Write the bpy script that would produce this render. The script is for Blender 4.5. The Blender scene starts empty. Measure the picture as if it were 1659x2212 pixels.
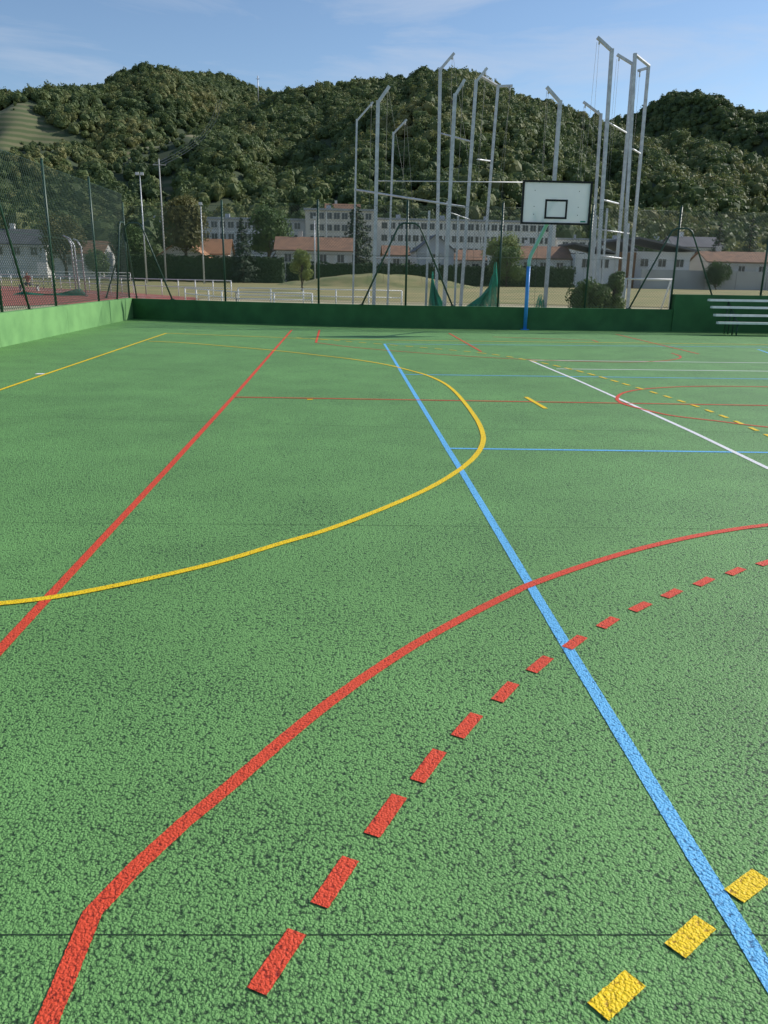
import bpy, bmesh, math, random
from mathutils import Vector, Matrix, noise
random.seed(7)
sc=bpy.context.scene
COL=sc.collection
# ------------------------------------------------------------------ helpers
def link(o,parent=None):
    COL.objects.link(o)
    if parent: o.parent=parent
    return o
def empty(name,loc=(0,0,0)):
    e=bpy.data.objects.new(name,None); e.location=loc; e.empty_display_size=.3
    return link(e)
def lerp_tab(tab,x):
    if x<=tab[0][0]: return tab[0][1]
    for a,b in zip(tab,tab[1:]):
        if x<=b[0]:
            return a[1]+(b[1]-a[1])*(x-a[0])/(b[0]-a[0])
    return tab[-1][1]
def nn(nt,typ,**kw):
    n=nt.nodes.new(typ)
    for k,v in kw.items(): setattr(n,k,v)
    return n
def mat(name,c1,c2=None,rough=.8,scale=3.0,detail=6,bump=0.0,bscale=None,metal=0.0,spec=.3,lo=.35,hi=.65,trans=0.0):
    m=bpy.data.materials.new(name); m.use_nodes=True; nt=m.node_tree; L=nt.links
    b=nt.nodes['Principled BSDF']
    b.inputs['Roughness'].default_value=rough; b.inputs['Metallic'].default_value=metal
    b.inputs['Specular IOR Level'].default_value=spec
    tc=nn(nt,'ShaderNodeTexCoord')
    nz=nn(nt,'ShaderNodeTexNoise'); nz.inputs['Scale'].default_value=scale; nz.inputs['Detail'].default_value=detail
    L.new(tc.outputs['Object'],nz.inputs['Vector'])
    cr=nn(nt,'ShaderNodeValToRGB'); cr.color_ramp.elements[0].position=lo; cr.color_ramp.elements[1].position=hi
    c2=c2 or tuple(x*.8 for x in c1)
    cr.color_ramp.elements[0].color=(*c2,1); cr.color_ramp.elements[1].color=(*c1,1)
    L.new(nz.outputs['Fac'],cr.inputs['Fac'])
    out=cr.outputs['Color']
    L.new(out,b.inputs['Base Color'])
    if bump>0:
        n2=nn(nt,'ShaderNodeTexNoise'); n2.inputs['Scale'].default_value=bscale or scale*4; n2.inputs['Detail'].default_value=5
        L.new(tc.outputs['Object'],n2.inputs['Vector'])
        bp=nn(nt,'ShaderNodeBump'); bp.inputs['Strength'].default_value=.8; bp.inputs['Distance'].default_value=bump
        L.new(n2.outputs['Fac'],bp.inputs['Height']); L.new(bp.outputs[0],b.inputs['Normal'])
    if trans>0:
        tr=nn(nt,'ShaderNodeBsdfTranslucent'); L.new(out,tr.inputs['Color'])
        mx=nn(nt,'ShaderNodeMixShader'); mx.inputs[0].default_value=trans
        L.new(b.outputs[0],mx.inputs[1]); L.new(tr.outputs[0],mx.inputs[2]); L.new(mx.outputs[0],nt.nodes['Material Output'].inputs['Surface'])
    return m
class MB:
    def __init__(s): s.v=[];s.f=[];s.m=[];s.sm=[]
    def face(s,pts,mi=0):
        i=len(s.v); s.v+=[tuple(p) for p in pts]; s.f.append(tuple(range(i,i+len(pts)))); s.m.append(mi); s.sm.append(False)
    def box(s,c,d,mi=0,rz=0,taper=1.0):
        cx,cy,cz=c; x,y,z=d[0]/2,d[1]/2,d[2]/2; ca,sa=math.cos(rz),math.sin(rz); i=len(s.v)
        for sz in (-1,1):
            k=taper if sz>0 else 1
            for sx,sy in((-1,-1),(1,-1),(1,1),(-1,1)):
                px,py=sx*x*k,sy*y*k
                s.v.append((cx+px*ca-py*sa,cy+px*sa+py*ca,cz+sz*z))
        for q in((0,3,2,1),(4,5,6,7),(0,1,5,4),(1,2,6,5),(2,3,7,6),(3,0,4,7)):
            s.f.append(tuple(i+k for k in q)); s.m.append(mi); s.sm.append(False)
    def tube(s,pts,r,n=8,mi=0,cap=True,smooth=True,phase=0):
        pts=[Vector(p) for p in pts]; rs=r if isinstance(r,(list,tuple)) else [r]*len(pts)
        i0=len(s.v)
        prev=None
        for k,p in enumerate(pts):
            if k==0: d=(pts[1]-p)
            elif k==len(pts)-1: d=(p-pts[k-1])
            else: d=((pts[k+1]-p).normalized()+(p-pts[k-1]).normalized())
            d.normalize()
            if prev is None:
                a=Vector((1,0,0)) if abs(d.x)<.9 else Vector((0,1,0))
                a=(a-d*a.dot(d)).normalized()
            else: a=(prev-d*prev.dot(d)).normalized()
            prev=a; b=d.cross(a)
            for j in range(n):
                t=2*math.pi*j/n+phase
                s.v.append(tuple(p+(a*math.cos(t)+b*math.sin(t))*rs[k]))
        for k in range(len(pts)-1):
            for j in range(n):
                a=i0+k*n+j;b=i0+k*n+(j+1)%n
                s.f.append((a,b,b+n,a+n)); s.m.append(mi); s.sm.append(smooth)
        if cap:
            s.f.append(tuple(i0+j for j in reversed(range(n)))); s.m.append(mi); s.sm.append(False)
            e=i0+(len(pts)-1)*n
            s.f.append(tuple(e+j for j in range(n))); s.m.append(mi); s.sm.append(False)
    def gable(s,x0,x1,y0,y1,ze,zr,mi_roof,mi_wall,axis='x',over=.4,th=.15):
        if axis=='x':
            ym=(y0+y1)/2; k=(zr-ze)/(ym-y0)
            A=lambda x,y,z:(x,y,z)
            a0,a1,b0,b1,bm=x0,x1,y0,y1,ym
        else:
            A=lambda a,b,z:(b,a,z)
            a0,a1,b0,b1=y0,y1,x0,x1; bm=(x0+x1)/2; k=(zr-ze)/(bm-b0)
        for a in (a0,a1): s.face([A(a,b0,ze),A(a,b1,ze),A(a,bm,zr)],mi_wall)
        for sb,bb in((-1,b0),(1,b1)):
            be=bb+sb*over; z_e=ze-k*over
            p=[A(a0-over,be,z_e),A(a1+over,be,z_e),A(a1+over,bm,zr),A(a0-over,bm,zr)]
            q=[(x,y,z+th) for x,y,z in p]
            s.face([(x,y,z+.02) for x,y,z in p],mi_roof); s.face(q,mi_roof)
            for i in range(4):
                j=(i+1)%4; s.face([(p[i][0],p[i][1],p[i][2]+.02),(p[j][0],p[j][1],p[j][2]+.02),q[j],q[i]],mi_roof)
    def obj(s,name,mats,parent=None,loc=None):
        me=bpy.data.meshes.new(name); me.from_pydata(s.v,[],s.f)
        for m in (mats if isinstance(mats,(list,tuple)) else [mats]): me.materials.append(m)
        me.polygons.foreach_set('material_index',s.m); me.polygons.foreach_set('use_smooth',s.sm)
        me.update()
        o=bpy.data.objects.new(name,me)
        if loc: o.location=loc
        return link(o,parent)

# ------------------------------------------------------------------ materials
def court_mat(name,col,dark,var=.25,bump=.0042,cf=(-.42,-.02),scale=112,mod=.0):
    m=bpy.data.materials.new(name); m.use_nodes=True; nt=m.node_tree; L=nt.links
    b=nt.nodes['Principled BSDF']; b.inputs['Roughness'].default_value=.6; b.inputs['Specular IOR Level'].default_value=.3
    tc=nn(nt,'ShaderNodeTexCoord'); P=tc.outputs['Object']
    n0=nn(nt,'ShaderNodeTexNoise'); n0.inputs['Scale'].default_value=110; n0.inputs['Detail'].default_value=3
    L.new(P,n0.inputs['Vector'])
    sub=nn(nt,'ShaderNodeVectorMath',operation='SUBTRACT'); sub.inputs[1].default_value=(.5,.5,.5); L.new(n0.outputs['Color'],sub.inputs[0])
    scl=nn(nt,'ShaderNodeVectorMath',operation='SCALE'); scl.inputs['Scale'].default_value=.013; L.new(sub.outputs[0],scl.inputs[0])
    add=nn(nt,'ShaderNodeVectorMath',operation='ADD'); L.new(P,add.inputs[0]); L.new(scl.outputs[0],add.inputs[1])
    vo=nn(nt,'ShaderNodeTexVoronoi'); vo.inputs['Scale'].default_value=scale; vo.inputs['Randomness'].default_value=1
    L.new(add.outputs[0],vo.inputs['Vector'])
    n1=nn(nt,'ShaderNodeTexNoise'); n1.inputs['Scale'].default_value=55; n1.inputs['Detail'].default_value=4; L.new(P,n1.inputs['Vector'])
    h1=nn(nt,'ShaderNodeMath',operation='MULTIPLY'); h1.inputs[1].default_value=-1.0; L.new(vo.outputs['Distance'],h1.inputs[0])
    h3=nn(nt,'ShaderNodeMath',operation='MULTIPLY_ADD'); h3.inputs[1].default_value=1.1; L.new(n1.outputs['Fac'],h3.inputs[0]); L.new(h1.outputs[0],h3.inputs[2])
    bp=nn(nt,'ShaderNodeBump'); bp.inputs['Strength'].default_value=1.0; bp.inputs['Distance'].default_value=bump
    L.new(h3.outputs[0],bp.inputs['Height']); L.new(bp.outputs[0],b.inputs['Normal'])
    n3=nn(nt,'ShaderNodeTexNoise'); n3.inputs['Scale'].default_value=.55; n3.inputs['Detail'].default_value=8; n3.inputs['Roughness'].default_value=.62; L.new(P,n3.inputs['Vector'])
    n4=nn(nt,'ShaderNodeTexNoise'); n4.inputs['Scale'].default_value=1.7; n4.inputs['Detail'].default_value=5; L.new(P,n4.inputs['Vector'])
    hm_=nn(nt,'ShaderNodeMath',operation='MULTIPLY_ADD'); hm_.inputs[1].default_value=mod; L.new(n4.outputs['Fac'],hm_.inputs[0]); L.new(h3.outputs[0],hm_.inputs[2])
    mr=nn(nt,'ShaderNodeMapRange'); mr.inputs['From Min'].default_value=cf[0]+mod*.5; mr.inputs['From Max'].default_value=cf[1]+mod*.5; L.new(hm_.outputs[0],mr.inputs['Value'])
    cr=nn(nt,'ShaderNodeValToRGB'); cr.color_ramp.elements[0].position=.3; cr.color_ramp.elements[1].position=.7
    cr.color_ramp.elements[0].color=(*[c*(1-var) for c in col],1); cr.color_ramp.elements[1].color=(*[c*(1+var*.45) for c in col],1)
    L.new(n3.outputs['Fac'],cr.inputs['Fac'])
    mx=nn(nt,'ShaderNodeMix',data_type='RGBA'); mx.inputs['A'].default_value=(*dark,1)
    L.new(mr.outputs[0],mx.inputs['Factor']); L.new(cr.outputs['Color'],mx.inputs['B'])
    L.new(mx.outputs['Result'],b.inputs['Base Color'])
    return m
M={}
M['court']=court_mat('green_court_paint',(.158,.35,.105),(.022,.058,.022),.18,.0045,(-.33,.05),122,.34)
M['lred']=court_mat('red_line_paint',(.70,.075,.03),(.22,.02,.012),.10,.0034,(-.42,-.08),122)
M['lyel']=court_mat('yellow_line_paint',(.88,.60,.01),(.36,.20,.005),.10,.0034,(-.42,-.08),122)
M['lblu']=court_mat('blue_line_paint',(.14,.48,.82),(.03,.14,.30),.10,.0034,(-.42,-.08),122)
M['lwhi']=court_mat('white_line_paint',(.84,.84,.84),(.35,.37,.37),.1,.0034,(-.42,-.08),122)
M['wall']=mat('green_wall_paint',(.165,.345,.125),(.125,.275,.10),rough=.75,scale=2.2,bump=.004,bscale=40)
M['wall_shaded']=mat('shaded_green_wall_paint',(.05,.16,.055),(.036,.12,.042),rough=.75,scale=2.2,bump=.004,bscale=40)  # same green wall paint, shade of the sunless faces put into the colour
M['joint']=mat('joint_dark',(.02,.05,.025),rough=.9)
M['galv']=mat('galvanised_steel',(.58,.60,.62),(.42,.44,.46),rough=.45,scale=6,metal=.3,spec=.5)
M['gpost']=mat('fence_green_paint',(.02,.07,.045),(.015,.05,.035),rough=.45,scale=5,spec=.5)
M['gwire']=mat('fence_wire',(.03,.06,.045),rough=.5,spec=.5)
M['net']=mat('green_net',(.02,.42,.28),(.015,.30,.20),rough=.8,trans=.3)
M['blue']=mat('blue_pole_paint',(.05,.32,.78),(.04,.26,.66),rough=.4,scale=5,spec=.5)
M['turq']=mat('pale_turquoise_paint',(.36,.66,.66),(.28,.55,.57),rough=.45,scale=5,spec=.5)
M['board']=mat('white_board',(.90,.90,.91),(.85,.85,.87),rough=.4,scale=2,spec=.4,trans=.36)
M['black']=mat('black_paint',(.012,.012,.014),rough=.5)
M['white']=mat('white_paint',(.82,.82,.80),(.70,.70,.68),rough=.5,scale=7)
M['dirt']=mat('dry_ground',(.42,.35,.22),(.29,.27,.14),rough=.95,scale=.25,detail=10,bump=.03,bscale=3)
M['grass']=mat('dry_grass',(.33,.275,.125),(.19,.195,.07),rough=.95,scale=.16,detail=12,bump=.05,bscale=2.5)
M['grassm']=mat('mound_grass',(.28,.25,.11),(.13,.16,.055),rough=.95,scale=.45,detail=12,bump=.2,bscale=1.5)
M['gravel']=mat('pale_gravel',(.42,.37,.25),(.28,.27,.14),rough=.95,scale=.5,detail=10)
M['track']=mat('red_track',(.38,.12,.09),(.30,.09,.07),rough=.9,scale=1.0,detail=8)
M['bark']=mat('bark',(.10,.075,.05),(.05,.04,.03),rough=.9,scale=8,bump=.02)
M['hedge']=mat('hedge_leaves',(.045,.085,.024),(.022,.05,.016),rough=.8,scale=2.5)
M['tile']=mat('terracotta_tiles',(.31,.175,.105),(.20,.12,.08),rough=.85,scale=1.3,detail=8)
M['tileo']=mat('orange_tiles',(.44,.23,.12),(.34,.18,.10),rough=.85,scale=1.3,detail=8)
M['render']=mat('beige_render',(.60,.57,.51),(.52,.49,.44),rough=.9,scale=.6)
M['rgrey']=mat('grey_render',(.52,.52,.52),(.43,.43,.44),rough=.9,scale=.5)
M['rwhite']=mat('white_render',(.74,.73,.70),(.64,.63,.60),rough=.9,scale=.5)
M['slate']=mat('grey_roof',(.38,.40,.42),(.30,.32,.34),rough=.7,scale=.6)
M['dslate']=mat('dark_roof',(.16,.16,.17),(.12,.12,.13),rough=.8,scale=.6)
M['glass']=mat('window_glass',(.03,.04,.05),rough=.12,spec=.6)
M['shut']=mat('white_shutter',(.65,.64,.60),rough=.6)
M['concrete']=mat('concrete_wall',(.46,.46,.44),(.34,.34,.33),rough=.9,scale=.35,detail=9)
M['wood']=mat('brown_wood',(.24,.12,.05),(.16,.08,.035),rough=.7,scale=2)

def leaf_mat(name,ca,cb,cc,wscale=.012,trans=.25):
    m=bpy.data.materials.new(name); m.use_nodes=True; nt=m.node_tree; L=nt.links
    b=nt.nodes['Principled BSDF']; b.inputs['Roughness'].default_value=.65; b.inputs['Specular IOR Level'].default_value=.25
    geo=nn(nt,'ShaderNodeNewGeometry'); oi=nn(nt,'ShaderNodeObjectInfo')
    nz=nn(nt,'ShaderNodeTexNoise'); nz.inputs['Scale'].default_value=wscale; nz.inputs['Detail'].default_value=4
    L.new(geo.outputs['Position'],nz.inputs['Vector'])
    ad=nn(nt,'ShaderNodeMath',operation='MULTIPLY_ADD'); ad.inputs[1].default_value=.42; L.new(oi.outputs['Random'],ad.inputs[0])
    ml=nn(nt,'ShaderNodeMath',operation='MULTIPLY_ADD'); ml.inputs[1].default_value=.9; ml.inputs[2].default_value=.0; L.new(nz.outputs['Fac'],ml.inputs[0]); L.new(ml.outputs[0],ad.inputs[2])
    cr=nn(nt,'ShaderNodeValToRGB'); e=cr.color_ramp.elements
    e[0].position=.35; e[0].color=(*ca,1); e[1].position=.98; e[1].color=(*cc,1)
    x=e.new(.66); x.color=(*cb,1)
    L.new(ad.outputs[0],cr.inputs['Fac']); L.new(cr.outputs['Color'],b.inputs['Base Color'])
    tr=nn(nt,'ShaderNodeBsdfTranslucent'); L.new(cr.outputs['Color'],tr.inputs['Color'])
    mx=nn(nt,'ShaderNodeMixShader'); mx.inputs[0].default_value=trans
    out=nt.nodes['Material Output']
    L.new(b.outputs[0],mx.inputs[1]); L.new(tr.outputs[0],mx.inputs[2]); L.new(mx.outputs[0],out.inputs['Surface'])
    return m
M['leafF']=leaf_mat('forest_leaves',(.066,.105,.040),(.115,.16,.055),(.22,.22,.085),trans=.3)
M['leafG']=leaf_mat('tree_leaves',(.05,.09,.028),(.08,.14,.038),(.13,.18,.05),.05)
M['leafY']=leaf_mat('yellow_green_leaves',(.14,.19,.05),(.20,.26,.07),(.28,.32,.09),.05)
M['leafO']=leaf_mat('olive_leaves',(.10,.11,.038),(.15,.145,.05),(.20,.18,.065),.05)
M['needle']=leaf_mat('conifer_needles',(.022,.044,.024),(.034,.062,.03),(.05,.08,.035),.05,.1)

# ------------------------------------------------------------------ terrain / hills
SL=[(-.9,.17),(-.6,.185),(-.3786,.1925),(-.3227,.190),(-.2664,.203),(-.1994,.216),(-.1347,.217),(-.0931,.2046),(-.0698,.200),(0,.19),(.2,.16),(.9,.13)]
SC=[(-.9,.05),(-.5,.07),(-.3,.095),(-.2,.125),(-.12,.165),(-.07,.2),(-.0435,.2067),(.0143,.2144),(.051,.2173),(.0777,.2214),(.0963,.2288),(.1417,.2268),(.158,.2243),(.1846,.2122),(.2115,.2034),(.2546,.1954),(.3193,.1794),(.3413,.170),(.40,.148),(.5,.112),(.7,.08),(.95,.07)]
SR=[(-.9,.10),(.2,.15),(.3413,.172),(.3795,.1814),(.4449,.1867),(.499,.18),(.7,.15),(.95,.13)]
Y0=236.
def layer(t,Y,tab,R,seed):
    s=lerp_tab(tab,t)
    top=s*R-5.0
    u=(Y-Y0)/(R-Y0)
    if u<=0: return -1.5
    X=t*Y
    n=noise.fractal(Vector((X/95+seed,Y/240,seed)),1.0,2.0,4)
    if u<=1:
        sh=u**1.06
        env=min(1,4*u*(1-u))
        return top*sh + n*34*env*(.4+R/1500) + noise.noise(Vector((X/30,Y/30,seed)))*1.5
    return top - (Y-R)*.25 + n*3
def hz(t,Y):
    return max(layer(t,Y,SL,900,3.1),layer(t,Y,SC,660,9.7),layer(t,Y,SR,1080,17.3))
def clearing(t,Y):
    w_=.012*math.sin(Y*.11)+.006*math.sin(Y*.37)
    if -.262+w_<t<-.168+w_ and 452+250*(t+.2)<Y<548+300*(t+.2): return 1
    if -.44<t<-.325+w_ and 495<Y<560: return 2
    if -.215<t<-.185 and 372<Y<398: return 2
    return 0
nt_,ny_=380,190
tv=[-.9+1.85*i/nt_ for i in range(nt_+1)]; yv=[228+ (1400-228)*(j/ny_)**1.25 for j in range(ny_+1)]
verts=[(t*Y,Y,hz(t,Y)) for Y in yv for t in tv]
faces=[(j*(nt_+1)+i,j*(nt_+1)+i+1,(j+1)*(nt_+1)+i+1,(j+1)*(nt_+1)+i) for j in range(ny_) for i in range(nt_)]
me=bpy.data.meshes.new('hills'); me.from_pydata(verts,[],faces)
at=me.attributes.new('clear','FLOAT','POINT')
at.data.foreach_set('value',[1.0 if clearing(t,Y)==1 else (.6 if clearing(t,Y)==2 else 0.0) for Y in yv for t in tv])
me.polygons.foreach_set('use_smooth',[True]*len(faces))
hm=bpy.data.materials.new('hill_ground'); hm.use_nodes=True; ntr=hm.node_tree; b=ntr.nodes['Principled BSDF']; b.inputs['Roughness'].default_value=.95
aa=nn(ntr,'ShaderNodeAttribute',attribute_name='clear')
geo=nn(ntr,'ShaderNodeNewGeometry'); sx=nn(ntr,'ShaderNodeSeparateXYZ'); ntr.links.new(geo.outputs['Position'],sx.inputs[0])
nzz=nn(ntr,'ShaderNodeTexNoise'); nzz.inputs['Scale'].default_value=.12; nzz.inputs['Detail'].default_value=8; ntr.links.new(geo.outputs['Position'],nzz.inputs['Vector'])
nz2=nn(ntr,'ShaderNodeMath',operation='MULTIPLY_ADD'); nz2.inputs[1].default_value=3.0; ntr.links.new(nzz.outputs['Fac'],nz2.inputs[0])
mm=nn(ntr,'ShaderNodeMath',operation='MULTIPLY'); mm.inputs[1].default_value=1.7; ntr.links.new(sx.outputs['Z'],mm.inputs[0]); ntr.links.new(mm.outputs[0],nz2.inputs[2])
si=nn(ntr,'ShaderNodeMath',operation='SINE'); ntr.links.new(nz2.outputs[0],si.inputs[0])
mr=nn(ntr,'ShaderNodeMapRange'); mr.inputs['From Min'].default_value=-.4; mr.inputs['From Max'].default_value=.6; ntr.links.new(si.outputs[0],mr.inputs['Value'])
mx=nn(ntr,'ShaderNodeMix',data_type='RGBA'); mx.inputs['A'].default_value=(.08,.11,.035,1); mx.inputs['B'].default_value=(.19,.175,.09,1); ntr.links.new(mr.outputs[0],mx.inputs['Factor'])
m2=nn(ntr,'ShaderNodeMix',data_type='RGBA'); m2.inputs['A'].default_value=(.04,.06,.026,1); ntr.links.new(aa.outputs['Fac'],m2.inputs['Factor']); ntr.links.new(mx.outputs['Result'],m2.inputs['B'])
ntr.links.new(m2.outputs['Result'],b.inputs['Base Color'])
me.materials.append(hm)
link(bpy.data.objects.new('hills',me))

# ------------------------------------------------------------------ foliage builders
def leaf_quad(mb,p,nrm,size,rng,mi=0,tilt=.75):
    n=(nrm+Vector((rng.uniform(-1,1),rng.uniform(-1,1),rng.uniform(-1,1)))*tilt).normalized()
    a=n.orthogonal().normalized(); b=n.cross(a); ang=rng.uniform(0,6.28)
    c,s=math.cos(ang),math.sin(ang); a,b=a*c+b*s,b*c-a*s
    w=size*rng.uniform(.6,1.2); h=size*rng.uniform(.5,.9)
    mb.face([p-a*w*.5,p-b*h*.5+a*w*.1,p+a*w*.5,p+b*h*.5-a*w*.1],mi)
def lobes(rng,n,rx,rz,cz):
    out=[]
    for i in range(n):
        th=rng.uniform(0,6.28); z=rng.uniform(-.75,.95); r=math.sqrt(max(0,1-z*z))*rng.uniform(.35,.72)
        out.append((Vector((math.cos(th)*r*rx,math.sin(th)*r*rx,cz+z*rz*.62)),rng.uniform(.32,.52)*rx))
    return out
def crown(mb,rng,rx,rz,cz,nl,nq,leaf,mi=0,core=None):
    ls=lobes(rng,nl,rx,rz,cz)
    for c,r in ls:
        for q in range(nq):
            d=Vector((rng.gauss(0,1),rng.gauss(0,1),rng.gauss(0,1)+.15)).normalized()
            p=c+d*r*rng.uniform(.8,1.12)
            leaf_quad(mb,p,d,leaf,rng,mi)
        if core is not None:
            for q in range(nq//4):
                d=Vector((rng.gauss(0,1),rng.gauss(0,1),rng.gauss(0,1))).normalized()
                leaf_quad(mb,c+d*r*.55,d,leaf*2.2,rng,core)
    return ls
def broadleaf(name,loc,h,rx,leafm,nl=22,nq=110,leaf=.3,seed=1,trunk=.28,base=.25):
    rng=random.Random(seed); e=empty(name,loc)
    mb=MB(); cz=h*(base+1)/2; rz=h*(1-base)/2
    ls=crown(mb,rng,rx,rz/.9,cz,nl,nq,leaf,0,0)
    mb.obj('crown',[M[leafm]],e)
    tb=MB(); r0=trunk*h/12
    tb.tube([(0,0,-.2),(.05*rx,0,h*base*.6),(0,.04*rx,h*base),(0,0,h*.6),(0,0,h*.85)],[r0*1.3,r0,r0*.85,r0*.5,r0*.15],8)
    for c,r in ls[:12]:
        s=Vector((0,0,h*rng.uniform(base*.8,.5))); mid=(s+c)/2+Vector((0,0,-.05*h))
        tb.tube([s,mid,c],[r0*.45,r0*.3,r0*.1],6)
    tb.obj('trunk_and_limbs',[M['bark']],e)
    return e
def conifer(name,loc,h,rx,seed=1,leafm='needle',nq=2600,leaf=.35,base=.06,power=.85):
    rng=random.Random(seed); e=empty(name,loc); mb=MB(); tb=MB()
    tb.tube([(0,0,-.2),(0,0,h*.5),(0,0,h*.97)],[h*.018,h*.011,h*.002],8)
    nb=int(60)
    for i in range(nb):
        u=i/nb; z=h*(base+(1-base)*u); R=rx*(1-u)**power*rng.uniform(.75,1.12)+.1
        th=i*2.4+rng.uniform(-.3,.3); d=Vector((math.cos(th),math.sin(th),-.22))
        tb.tube([(0,0,z),Vector((0,0,z))+d*R],[h*.004,h*.001],5)
        k=int(nq/nb*(.3+1.4*(1-u)))
        for q in range(k):
            f=rng.uniform(.15,1.0)**.7
            p=Vector((0,0,z))+d*R*f+Vector((rng.gauss(0,1),rng.gauss(0,1),rng.gauss(0,.6)))*R*.17
            leaf_quad(mb,p,Vector((d.x,d.y,.8)),leaf,rng)
    mb.obj('needles',[M[leafm]],e); tb.obj('trunk_and_limbs',[M['bark']],e)
    return e
def leafy_box(name,parent,x0,x1,y0,y1,z0,z1,m,seed,dens=60,leaf=.25,wob=.25):
    rng=random.Random(seed); mb=MB()
    mb.box(((x0+x1)/2,(y0+y1)/2,(z0+z1)/2-.1),(x1-x0-.3,y1-y0-.3,z1-z0-.25),0)
    A=[('f',(x1-x0)*(z1-z0)),('t',(x1-x0)*(y1-y0)),('b',(x1-x0)*(z1-z0)*.3),('l',(y1-y0)*(z1-z0)),('r',(y1-y0)*(z1-z0))]
    for k,a in A:
        for i in range(int(a*dens)):
            X=rng.uniform(x0,x1);Y=rng.uniform(y0,y1);Z=rng.uniform(z0,z1)
            if k=='f':Y=y0;n=Vector((0,-1,.2))
            elif k=='b':Y=y1;n=Vector((0,1,.2))
            elif k=='t':Z=z1;n=Vector((0,0,1))
            elif k=='l':X=x0;n=Vector((-1,0,.2))
            else:X=x1;n=Vector((1,0,.2))
            w=wob*(noise.noise(Vector((X*.5,Y*.5,Z*.6+seed)))+rng.uniform(-.4,.4))
            leaf_quad(mb,Vector((X,Y,Z))+n*w,n,leaf,rng)
    return mb.obj(name,[m],parent)

# ------------------------------------------------------------------ forest (instanced)
tcol=bpy.data.collections.new('forest_tree_shapes')
for k in range(7):
    rng=random.Random(100+k); mb=MB()
    rzz=rng.uniform(.75,1.0)
    crown(mb,rng,1.0,rzz,.7*rzz,rng.randint(7,9),30,.30,0,None)
    mb.tube([(0,0,-.9),(0,0,.6)],[.07,.04],4,1)
    bm=bmesh.new(); bmesh.ops.create_icosphere(bm,subdivisions=2,radius=.74)
    i0=len(mb.v)
    for v in bm.verts:
        p=v.co*(1+.35*noise.noise(v.co*2.2+Vector((k*5,0,0)))); mb.v.append((p.x,p.y,p.z*rzz+.7*rzz))
    for f in bm.faces: mb.f.append(tuple(i0+v.index for v in f.verts)); mb.m.append(0); mb.sm.append(False)
    bm.free()
    me=bpy.data.meshes.new('forest_tree_shape'); me.from_pydata(mb.v,[],mb.f); me.materials.append(M['leafF']); me.materials.append(M['bark'])
    me.polygons.foreach_set('material_index',mb.m)
    o=bpy.data.objects.new('forest_tree_shape',me); tcol.objects.link(o)
pts=[];sca=[];rot=[];idx=[]
rng=random.Random(5)
def addp(X,Y,z,s):
    pts.append((X,Y,z)); sca.append((s*rng.uniform(.85,1.15),s*rng.uniform(.85,1.15),s*rng.uniform(.8,1.2))); rot.append((rng.uniform(-.1,.1),rng.uniform(-.1,.1),rng.uniform(0,6.28))); idx.append(rng.randrange(7))
N=34000
while len(pts)<N:
    Y=math.sqrt(rng.uniform(240**2,1130**2)); t=rng.uniform(-.60,.66)
    if clearing(t,Y): continue
    L_=[layer(t,Y,SL,900,3.1),layer(t,Y,SC,660,9.7),layer(t,Y,SR,1080,17.3)]
    z=max(L_)
    if Y>690 and L_[1]==z: continue
    if Y>930 and L_[0]==z: continue
    s=rng.uniform(2.5,4.2)*(1.0 if Y<500 else 1.08)
    if rng.random()<.03: s*=1.3
    if clearing(t,Y+12) or clearing(t,Y+24) or clearing(t,Y+36): s*=.5
    addp(t*Y,Y,z,s)
for i in range(60):   # scattered bushes and fruit trees inside the terraces
    t=rng.uniform(-.44,-.16); Y=rng.uniform(452,560)
    if clearing(t,Y): addp(t*Y,Y,hz(t,Y),rng.uniform(.9,1.9))
for i in range(330):
    Y=rng.uniform(160,228); t=rng.uniform(-.62,-.215); s=rng.uniform(2.6,5.2); addp(t*Y,Y,s*rng.uniform(.4,1.0),s)
for i in range(110):
    Y=rng.uniform(234,246); t=rng.uniform(-.30,.36); s=rng.uniform(3.2,5.0); addp(t*Y,Y,s*rng.uniform(1.0,2.6),s)
for i in range(190):
    Y=rng.uniform(175,236); t=rng.uniform(.40,.72); s=rng.uniform(2.8,4.8); addp(t*Y,Y,s*.6,s)
for i in range(26):
    Y=rng.uniform(150,160); t=rng.uniform(-.5,-.22); s=rng.uniform(1.6,3.0); addp(t*Y,Y,s*.5,s)
for i in range(14):
    Y=rng.uniform(160,190); t=rng.uniform(-.18,.30); s=rng.uniform(1.6,2.6); addp(t*Y,Y,s*.5,s)
me=bpy.data.meshes.new('forest'); me.from_pydata(pts,[],[])
a=me.attributes.new('t_scale','FLOAT_VECTOR','POINT'); a.data.foreach_set('vector',[c for v in sca for c in v])
a=me.attributes.new('t_rot','FLOAT_VECTOR','POINT'); a.data.foreach_set('vector',[c for v in rot for c in v])
a=me.attributes.new('t_idx','INT','POINT'); a.data.foreach_set('value',idx)
fo=link(bpy.data.objects.new('forest',me))
ng=bpy.data.node_groups.new('forest_scatter','GeometryNodeTree')
ng.interface.new_socket('Geometry',in_out='INPUT',socket_type='NodeSocketGeometry'); ng.interface.new_socket('Geometry',in_out='OUTPUT',socket_type='NodeSocketGeometry')
gi=nn(ng,'NodeGroupInput'); go=nn(ng,'NodeGroupOutput'); ip=nn(ng,'GeometryNodeInstanceOnPoints'); ci=nn(ng,'GeometryNodeCollectionInfo')
ci.inputs['Collection'].default_value=tcol; ci.inputs['Separate Children'].default_value=True; ci.inputs['Reset Children'].default_value=True
ip.inputs['Pick Instance'].default_value=True
def na(nm,ty): 
    n=nn(ng,'GeometryNodeInputNamedAttribute',data_type=ty); n.inputs['Name'].default_value=nm; return n.outputs['Attribute']
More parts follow.
